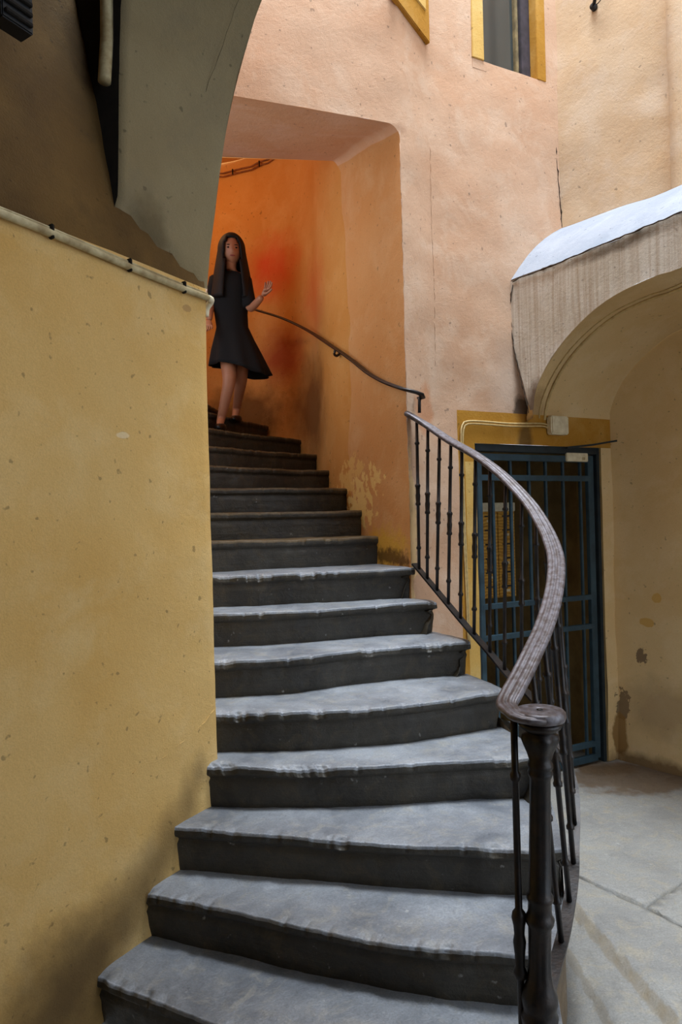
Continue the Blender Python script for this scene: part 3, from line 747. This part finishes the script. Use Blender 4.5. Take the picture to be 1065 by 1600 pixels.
for z,hh in ((GZ-.075,.04),(1.86,.035),(1.085,.032),(.895,.032),(.125,.035),(.035,.045)): bar('door_rail',xi0,z,xi1,z,hh,.028,m_gate,dep-.002)
for px in (771,799,828,854,881,908):
    u=gx(px,760); bar('gate_bar',u,.03,u,GZ-.08,.018,.018,m_gate,dep+.012)
# threshold and sign
q=fp(gx(896,714),.015,0); zz=onwall(896,714,F0,FD).z
sg=box('door_plate',Vector((q.x,q.y,zz)),(.185,.02,.055),m_white,None,rotz(FD),.004,label='small white plate fixed to the top of the teal gate',cat='plate')
box('plate_mark',q.xyz*0+Vector((q.x,q.y,zz))+FD*.05-Vector((-FD.y,FD.x,0))*.0105+Vector((0,0,-.008)),(.022,.002,.018),m_pipe,sg,rotz(FD),0)
# loose iron bar on the ochre lintel
sweep('iron_bar',[fp(gx(872,700),-.03,onwall(872,700,F0,FD).z),fp(gx(910,696),-.04,onwall(910,696,F0,FD).z),fp(gx(945,690),-.05,onwall(945,690,F0,FD).z)],[(-.009,-.006),(.009,-.006),(.009,.006),(-.009,.006)],m_gatedark,None,False,label='short dark iron bar lying slanted above the teal gate',cat='iron bar')
# letterbox cabinet inside
cabc=fp(gx(778,860),.45,0); 
ca=onwall(752,860,F0+Vector((-FD.y,FD.x,0))*.5,FD); cb=onwall(806,860,F0+Vector((-FD.y,FD.x,0))*.5,FD)
zt=onwall(780,800,F0+Vector((-FD.y,FD.x,0))*.5,FD).z; zb=onwall(780,932,F0+Vector((-FD.y,FD.x,0))*.5,FD).z
cab=empty('letterbox_cabinet',Vector(((ca.x+cb.x)/2,(ca.y+cb.y)/2,zb)),label='pine letterbox cabinet mounted behind the left half of the gate',cat='letterboxes')
wd=(Vector((cb.x,cb.y,0))-Vector((ca.x,ca.y,0))).length
cc=Vector(((ca.x+cb.x)/2,(ca.y+cb.y)/2,(zt+zb)/2)); nF=Vector((-FD.y,FD.x,0))
box('carcass',cc+nF*.12,(wd+.02,.2,zt-zb+.02),m_pine,cab,rotz(FD))
box('cabinet_top',cc+nF*.11+Vector((0,0,(zt-zb)/2+.035)),(wd+.02,.2,.06),m_white,cab,rotz(FD))
for c_ in range(2):
    for r in range(6):
        z=zb+(zt-zb)*(r+.5)/6; p=cc+FD*((c_-.5)*wd/2); p=Vector((p.x,p.y,z))+nF*.015
        d_=box('letterbox_door',p,(wd/2-.008,.016,(zt-zb)/6-.008),m_pine,cab,rotz(FD),.002)
        box('mail_slot',p-nF*.009+Vector((0,0,.02)),(wd/4,.004,.010),m_black,d_,rotz(FD),0)
        if (c_+r)%2: box('name_card',p-nF*.009+Vector((0,0,-.012)),(.035,.004,.016),m_white,d_,rotz(FD),0)
for ob in bpy.data.objects:
    if ob.name.startswith(('mail_slot','name_card')): ob.matrix_parent_inverse=Matrix()
# switch inside
oo=F0+nF*.9; q=onwall(918,817,oo,FD)
sw=box('light_switch',q,(.05,.03,.085),m_white,None,rotz(FD),.004,label='white switch box on the dark wall behind the gate',cat='switch')
box('switch_button',q-nF*.018,(.02,.01,.03),m_black,sw,rotz(FD),.002)
q2=onwall(915,790,oo,FD);q1=onwall(855,794,oo,FD)
sweep('switch_conduit',[q1,q2,q2+Vector((.002,0,-.04))],circ(.007,8),m_pipe,None,label='thin conduit above the switch behind the gate',cat='conduit')
box('switch_panel',onwall(890,850,oo+nF*.03,FD)+nF*.02,(.5,.03,1.5),m_room,wall_back,rotz(FD))
# junction box and cables over the gate
q=onwall(871,665,F0-nF*.03,FD); q3=q
jb=box('junction_box',q,(.145,.05,.115),m_white,None,rotz(FD),.008,label='cream junction box on the ochre band above the gate',cat='junction box')
for i,(dz,dx) in enumerate(((0,0),(-.016,.012))):
    pts=[onwall(858,668,F0-nF*.015,FD),onwall(848,662,F0-nF*.015,FD),onwall(800,662,F0-nF*.015,FD),onwall(760,659,F0-nF*.012,FD),onwall(732,658,F0-nF*.012,FD),onwall(722,664,F0-nF*.012,FD),onwall(720,690,F0-nF*.012,FD),onwall(722,780,F0-nF*.012,FD),onwall(727,900,F0-nF*.012,FD),onwall(731,1000,F0-nF*.012,FD)]
    pts=[p+Vector((0,0,dz))+FD*(dx if j>4 else 0) for j,p in enumerate(pts)]
    sweep('twin_cable',resample(cr_path(pts,8),80),circ(.0055,8),m_cable,None,label=('outer' if i==0 else 'inner')+' of two cream cables bent round the upper left corner of the gate',cat='cable')
# ---------------------------------------------------------------- windows
win=empty('window_1',onwall(800,100,F0,FD),kind='structure')
def fw_(u,d_,z): return fp(u,d_,z)
def wb(name,ua,ub,za,zb_,d0,d1,mat,par=win,bev=.003):
    c=(fp(ua,d0,za)+fp(ub,d1,zb_))/2; return box(name,c,(ub-ua,abs(d1-d0),zb_-za),mat,par,rotz(FD),bev)
ui0=FW.u_of(onwall(755,90,F0,FD),4); ui1=FW.u_of(onwall(838,128,F0,FD),4)
wb('window_surround',uW0,ui0,WZ,5.6,-.008,.20,m_ochre2); wb('window_surround',ui1+.0,uW1,WZ,5.6,-.008,.16,m_ochre)
wb('window_sill',uW0,uW1,WZ-.06,WZ,-.0,.20,m_pink)
wb('window_frame',ui1-.075,ui1,WZ,5.6,.05,.12,m_wframe); wb('window_frame',ui0-.0,ui0+.03,WZ,5.6,.14,.2,m_wframe)
wb('window_frame',ui0,ui1,WZ,WZ+.035,.06,.12,m_wframe); wb('window_frame',ui0,ui1,5.55,5.6,.06,.12,m_wframe)
wb('window_bead',ui1-.10,ui1-.075,WZ+.03,5.56,.07,.11,m_wbead)
wb('window_pane',ui0,ui1-.09,WZ+.03,5.56,.095,.105,m_glass,bev=0)
wb('window_back',uW0,uW1,WZ,5.6,.20,.24,m_nearblack)
# ochre surround of the tower window over the doorway
s2d=(FAC[2]-FAC[1]).normalized(); s3d=(FAC[3]-FAC[2]).normalized(); s3n=Vector((s3d.y,-s3d.x,0))
a_=onwall(608,-3,FAC[2],s3d); b_=onwall(665,72,FAC[2],s3d); b_u=onwall(660,30,FAC[2],s3d); a_u=onwall(640,0,FAC[2],s3d)
w2=empty('window_2',b_,kind='structure')
prism('window_surround',[a_,b_,b_+Vector((0,0,.16)),b_+Vector((0,0,1.2)),a_+Vector((0,0,1.2))],s3n*.03,m_ochre,w2,bev=.004)
prism('window_surround',[a_+Vector((0,0,.12))+s3d*.02,b_+Vector((0,0,.16))-s3d*.04,b_+Vector((0,0,1.1))-s3d*.04,a_+Vector((0,0,1.1))+s3d*.02],s3n*.038,m_ochre2,w2,bev=.004)
# wall lamp bracket
q=onwall(928,12,UP,UPd); 
lb=empty('lamp_bracket',q,label='small black iron bracket at the top of the peach wall',cat='bracket')
p0=q+nnU*.01; 
sweep('bracket_arm',[p0,q+nnU*.07+Vector((0,0,.05))+UPd*.05,q+nnU*.12+Vector((0,0,.12))+UPd*.13],circ(.011,8),m_black,lb)
lathe_between('bracket_foot',p0-nnU*.02,p0+nnU*.012,[(0,.02),(1,.02)],m_black,lb)
wire=[q+nnU*.012,q+nnU*.02+UPd*.05+Vector((0,0,.01)),q+nnU*.03+UPd*.12+Vector((0,0,.1))]
sweep('bracket_wire',resample(cr_path(wire,8),20),circ(.003,6),m_black,lb)
# ---------------------------------------------------------------- conduit along the left wall
c0=LW-LD*1.6; 
ca_=[]
for t in range(0,41):
    u=-1.7+t/40*(1.7+.045); p=LW+LD*u; z=2.53-.012*(u+1.7)+.003*math.sin(u*7); ca_.append(Vector((p.x,p.y,z))+LN*.018)
cd=empty('wall_conduit',ca_[-1],label='long cream conduit clipped across the left yellow wall',cat='conduit')
sweep('conduit_tube',ca_,circ(.0125,10),m_pipe,cd)
sweep('conduit_cable',[p+Vector((0,0,.017))-LN*.004 for p in ca_],circ(.005,8),m_pipe,cd)
for t in (8,16,24,31,37):
    box('conduit_clip',ca_[t]+Vector((0,0,.006)),(.012,.02,.045),m_nearblack,cd,rotz(LD),.003)
e=ca_[-1]; 
sweep('conduit_elbow',resample(cr_path([e,e+LD*.018+Vector((0,0,-.002)),e+LD*.026-LN*.012+Vector((0,0,-.01)),e+LD*.024-LN*.03+Vector((0,0,-.03)),e+LD*.022-LN*.035+Vector((0,0,-.06))],6),24),circ(.013,10),m_white,cd)
# cable round the tower wall
m_bcab=simple('brown_cable',(150,90,50),.7); ii=[i for i in range(6,40)]
cpts=[Vector((tw[i].x,tw[i].y,4.74)) for i in ii]
ctr=Vector((-1.1,5.2,4.76))
tc=empty('tower_cable',cpts[0],label='twin brown cables pinned round the top of the orange wall',cat='cable')
for dz in (0,.03):
    pts=[p+(ctr-p).normalized()*.02+Vector((0,0,dz-.015*math.sin(j*1.3)**2)) for j,p in enumerate(cpts)]
    sweep('cable_strand',pts,circ(.006,6),m_bcab,tc)
for j in range(0,len(cpts),3):
    p=cpts[j]+(ctr-cpts[j]).normalized()*.022; box('cable_pin',p+Vector((0,0,.012)),(.012,.02,.05),m_iron,tc)
# dark slotted box at the top left corner
q=onwall(8,10,LW,LD)
vb=empty('vent_box',q,label='dark ribbed box high in the top left corner of the vault',cat='vent')
box('vent_case',q+LN*.03,(.10,.06,.16),m_black,vb,rotz(LD),.004)
for i in range(5): box('vent_slat',q+LN*.065+Vector((0,0,-.06+.03*i)),(.085,.012,.012),m_nearblack,vb,rotz(LD),.002)
# ---------------------------------------------------------------- the woman on the stair
def person():
    base=P(352,668,5.15)
    root=empty('person',base,label='long haired woman in a short black dress walking down the upper steps',cat='person')
    Y=5.2
    def skin(name,verts,edges,radii,mat,sub=2,rootv=0):
        me=bpy.data.meshes.new(name); me.from_pydata([tuple(v) for v in verts],edges,[])
        o=bpy.data.objects.new(name,me); COL.objects.link(o)
        sk=o.modifiers.new('s','SKIN'); sl=me.skin_vertices[0].data
        for i,r in enumerate(radii): sl[i].radius=(r,r) if not isinstance(r,tuple) else r; sl[i].use_root=(i==rootv)
        sm=o.modifiers.new('u','SUBSURF'); sm.levels=sub
        dg=bpy.context.evaluated_depsgraph_get(); m2=bpy.data.meshes.new_from_object(o.evaluated_get(dg))
        bpy.data.objects.remove(o); m2.materials.clear()
        return m2
    # joints, metres; x right in the picture, y away
    pel=P(371,528,5.22); che=P(366,452,5.20); nec=P(367,424,5.18); hed=P(369,392,5.16); 
    shL=P(346,436,5.20); shR=P(388,437,5.20)          # picture left / right shoulders
    elR=P(398,484,5.16); wrR=P(417,463,5.02); haR=P(423,453,4.99)
    elL=P(336,476,5.20); wrL=P(334,500,5.08); haL=P(334,508,5.05)
    hipL=P(361,533,5.22); hipR=P(381,533,5.22)
    knL=P(366,596,5.08); anL=P(352,656,5.14); toL=P(350,668,5.02)
    knR=P(384,592,5.24); anR=P(376,640,5.46); toR=P(374,655,5.36)
    wai=P(368,490,5.22)
    V=[pel,wai,che,nec,hed-Vector((0,0,.035)),shL,shR,elR,wrR,elL,wrL,hipL,knL,anL,toL,hipR,knR,anR,toR]
    Eg=[(0,1),(1,2),(2,3),(3,4),(2,5),(2,6),(6,7),(7,8),(5,9),(9,10),(0,11),(11,12),(12,13),(13,14),(0,15),(15,16),(16,17),(17,18)]
    Rr=[.10,.088,.098,.045,.045,.052,.052,.036,.024,.036,.024,.085,.052,.033,.028,.085,.052,.033,.028]
    vs=list(V)
    me=skin('body',vs,Eg,Rr,m_skin)
    body=link('body',me,m_skin,root)
    # hands: palm and five fingers each
    def hand(wr,tip,spread,nm):
        d=(tip-wr).normalized(); s=spread.normalized(); up_=d.cross(s)
        vv=[wr,wr+d*.03,wr+d*.06];ee=[(0,1),(1,2)];rr=[(.018,.014),(.026,.013),(.026,.012)]
        for f in range(4):
            o_=s*(-.027+.018*f); L=(.052,.062,.058,.046)[f]; i=len(vv)
            vv+=[wr+d*.07+o_,wr+d*(.075+L*.5)+o_*1.25+up_*.006,wr+d*(.075+L*.95)+o_*1.4+up_*.02]; rr+=[.0085,.008,.006]; ee+=[(2,i),(i,i+1),(i+1,i+2)]
        i=len(vv); vv+=[wr+d*.03+s*-.032,wr+d*.055+s*-.05,wr+d*.075+s*-.058]; rr+=[.010,.009,.007]; ee+=[(1,i),(i,i+1),(i+1,i+2)]
        m_=skin(nm,vv,ee,rr,m_skin,2); link(nm,m_,m_skin,root)
    hand(wrR,haR,Vector((-.6,.6,.3)),'hand'); hand(wrL,haL,Vector((.8,-.5,0)),'hand')
    # head
    hc=hed; bm=bmesh.new(); bmesh.ops.create_uvsphere(bm,u_segments=32,v_segments=24,radius=1)
    for v in bm.verts:
        x,y,z=v.co
        fx=.072*(1-.18*max(0,-z)**1.5); fy=.088*(1-.10*max(0,-z)); fzz=.108
        nx,ny,nz=x*fx,y*fy,z*fzz
        if y<0:
            ny+=-.014*math.exp(-((x/.16)**2+((z+.10)/.17)**2))          # nose
            ny+=.007*math.exp(-(((abs(x)-.38)/.2)**2+((z-.06)/.13)**2)) # eye sockets
            ny+=-.005*math.exp(-((x/.3)**2+((z+.5)/.1)**2))             # mouth
            ny+=-.006*math.exp(-((x/.3)**2+((z+.85)/.16)**2))           # chin
        v.co=(nx,ny,nz)
    bmesh.ops.transform(bm,matrix=Matrix.Translation(hc)@Matrix.Rotation(math.radians(12),4,'Z')@Matrix.Rotation(math.radians(8),4,'X'),verts=bm.verts)
    head=bm_obj('head',bm,m_skin,root,True)
    Mh=Matrix.Translation(hc)@Matrix.Rotation(math.radians(12),4,'Z')@Matrix.Rotation(math.radians(8),4,'X')
    def blobm(nm,c,r,mat):
        bm=bmesh.new(); bmesh.ops.create_uvsphere(bm,u_segments=12,v_segments=8,radius=1)
        bmesh.ops.transform(bm,matrix=Mh@Matrix.Translation(c)@Matrix.Diagonal((*r,1)),verts=bm.verts)
        o=bm_obj(nm,bm,mat,head,True); o.matrix_parent_inverse=Matrix(); return o
    for s in (-1,1):
        blobm('eye',(s*.028,-.074,.008),(.011,.007,.006),m_eye); blobm('eyebrow',(s*.029,-.080,.026),(.015,.005,.003),m_hair)
        blobm('ear',(s*.070,.005,-.005),(.009,.016,.028),m_skin)
    blobm('mouth',(0,-.086,-.052),(.020,.006,.006),m_lip)
    # hair: cap and long locks down to the chest
    bm=bmesh.new(); bmesh.ops.create_uvsphere(bm,u_segments=40,v_segments=30,radius=1)
    for v in bm.verts:
        x,y,z=v.co; a=math.atan2(x,-y)
        lo_=z
        if z<0: 
            k=-z; w=.096+.07*k; L=.36*k
            v.co=Vector((x/max(.25,math.sqrt(x*x+y*y))*w*1.0, y/max(.25,math.sqrt(x*x+y*y))*w*.95+.015, -L))
        else: v.co=Vector((x*.096,y*.106+.01,z*.128+.0))
        r=math.sin(a*17)*.003; v.co.x+=math.copysign(r,x)
    # open the front for the face
    dele=[v for v in bm.verts if v.co.y<-.01 and abs(v.co.x)<.052-max(0,v.co.z-.02)*.35 and v.co.z<.085]
    bmesh.ops.delete(bm,geom=dele,context='VERTS')
    bmesh.ops.transform(bm,matrix=Mh,verts=bm.verts)
    h=bm_obj('hair',bm,m_hair,root,True)
    md=h.modifiers.new('s','SOLIDIFY'); md.thickness=.014; md.offset=0
    # dress
    secs=[(P(366,428,5.19),.075,.055),(P(366,437,5.20),.145,.085),(P(366,452,5.20),.142,.10),(P(367,470,5.21),.132,.10),(P(368,492,5.22),.120,.09),(P(370,512,5.22),.115,.105),(P(373,530,5.22),.145,.125),(P(377,552,5.22),.185,.15),(P(381,572,5.21),.215,.175),(P(383,580,5.21),.225,.18)]
    vs=[];fs=[];n=48
    for j,(c,a,b_) in enumerate(secs):
        for i in range(n):
            th=2*math.pi*i/n; k=j/(len(secs)-1); pl_=1+max(0,k-.5)*.14*math.sin(th*9+k*2)
            tilt=.0 if j<6 else -.05*(j-5)/4*math.cos(th)
            vs.append(c+Vector((a*math.cos(th)*pl_,b_*math.sin(th)*pl_,tilt+max(0,k-.8)*.06*math.sin(th*3+1))))
    for j in range(len(secs)-1):
        for i in range(n): fs.append((j*n+i,j*n+(i+1)%n,(j+1)*n+(i+1)%n,(j+1)*n+i))
    d=mesh('dress',vs,fs,m_dress,root); md=d.modifiers.new('s','SOLIDIFY'); md.thickness=.006
    for a_,b_ in ((shL,elL),(shR,elR)):
        e_=a_.lerp(b_,.92); lathe_between('sleeve',a_+(a_-b_)*.08,e_,[(0,.045),(.1,.060),(.5,.056),(.95,.054),(1,.050)],m_dress,root,n=14)
    for an,to in ((anL,toL),(anR,toR)):
        dd=(to-an); dd.z=0; dd.normalize(); z0=min(to.z,an.z)-.02
        pts=[Vector((an.x,an.y,z0+.03))-dd*.04,Vector((an.x,an.y,z0+.035)),Vector((to.x,to.y,z0+.022)),Vector((to.x,to.y,z0+.012))+dd*.06]
        v,f=sweep_data(resample(cr_path(pts,6),16),[(x*1.1,y*.9) for x,y in circ(.036,12)],scale=lambda t:.75+.5*math.sin(math.pi*min(1,t*1.1))-.35*t*t)
        mesh('shoe',v,f,m_shoe,root)
    root.location.x-=.035
    return root
person()
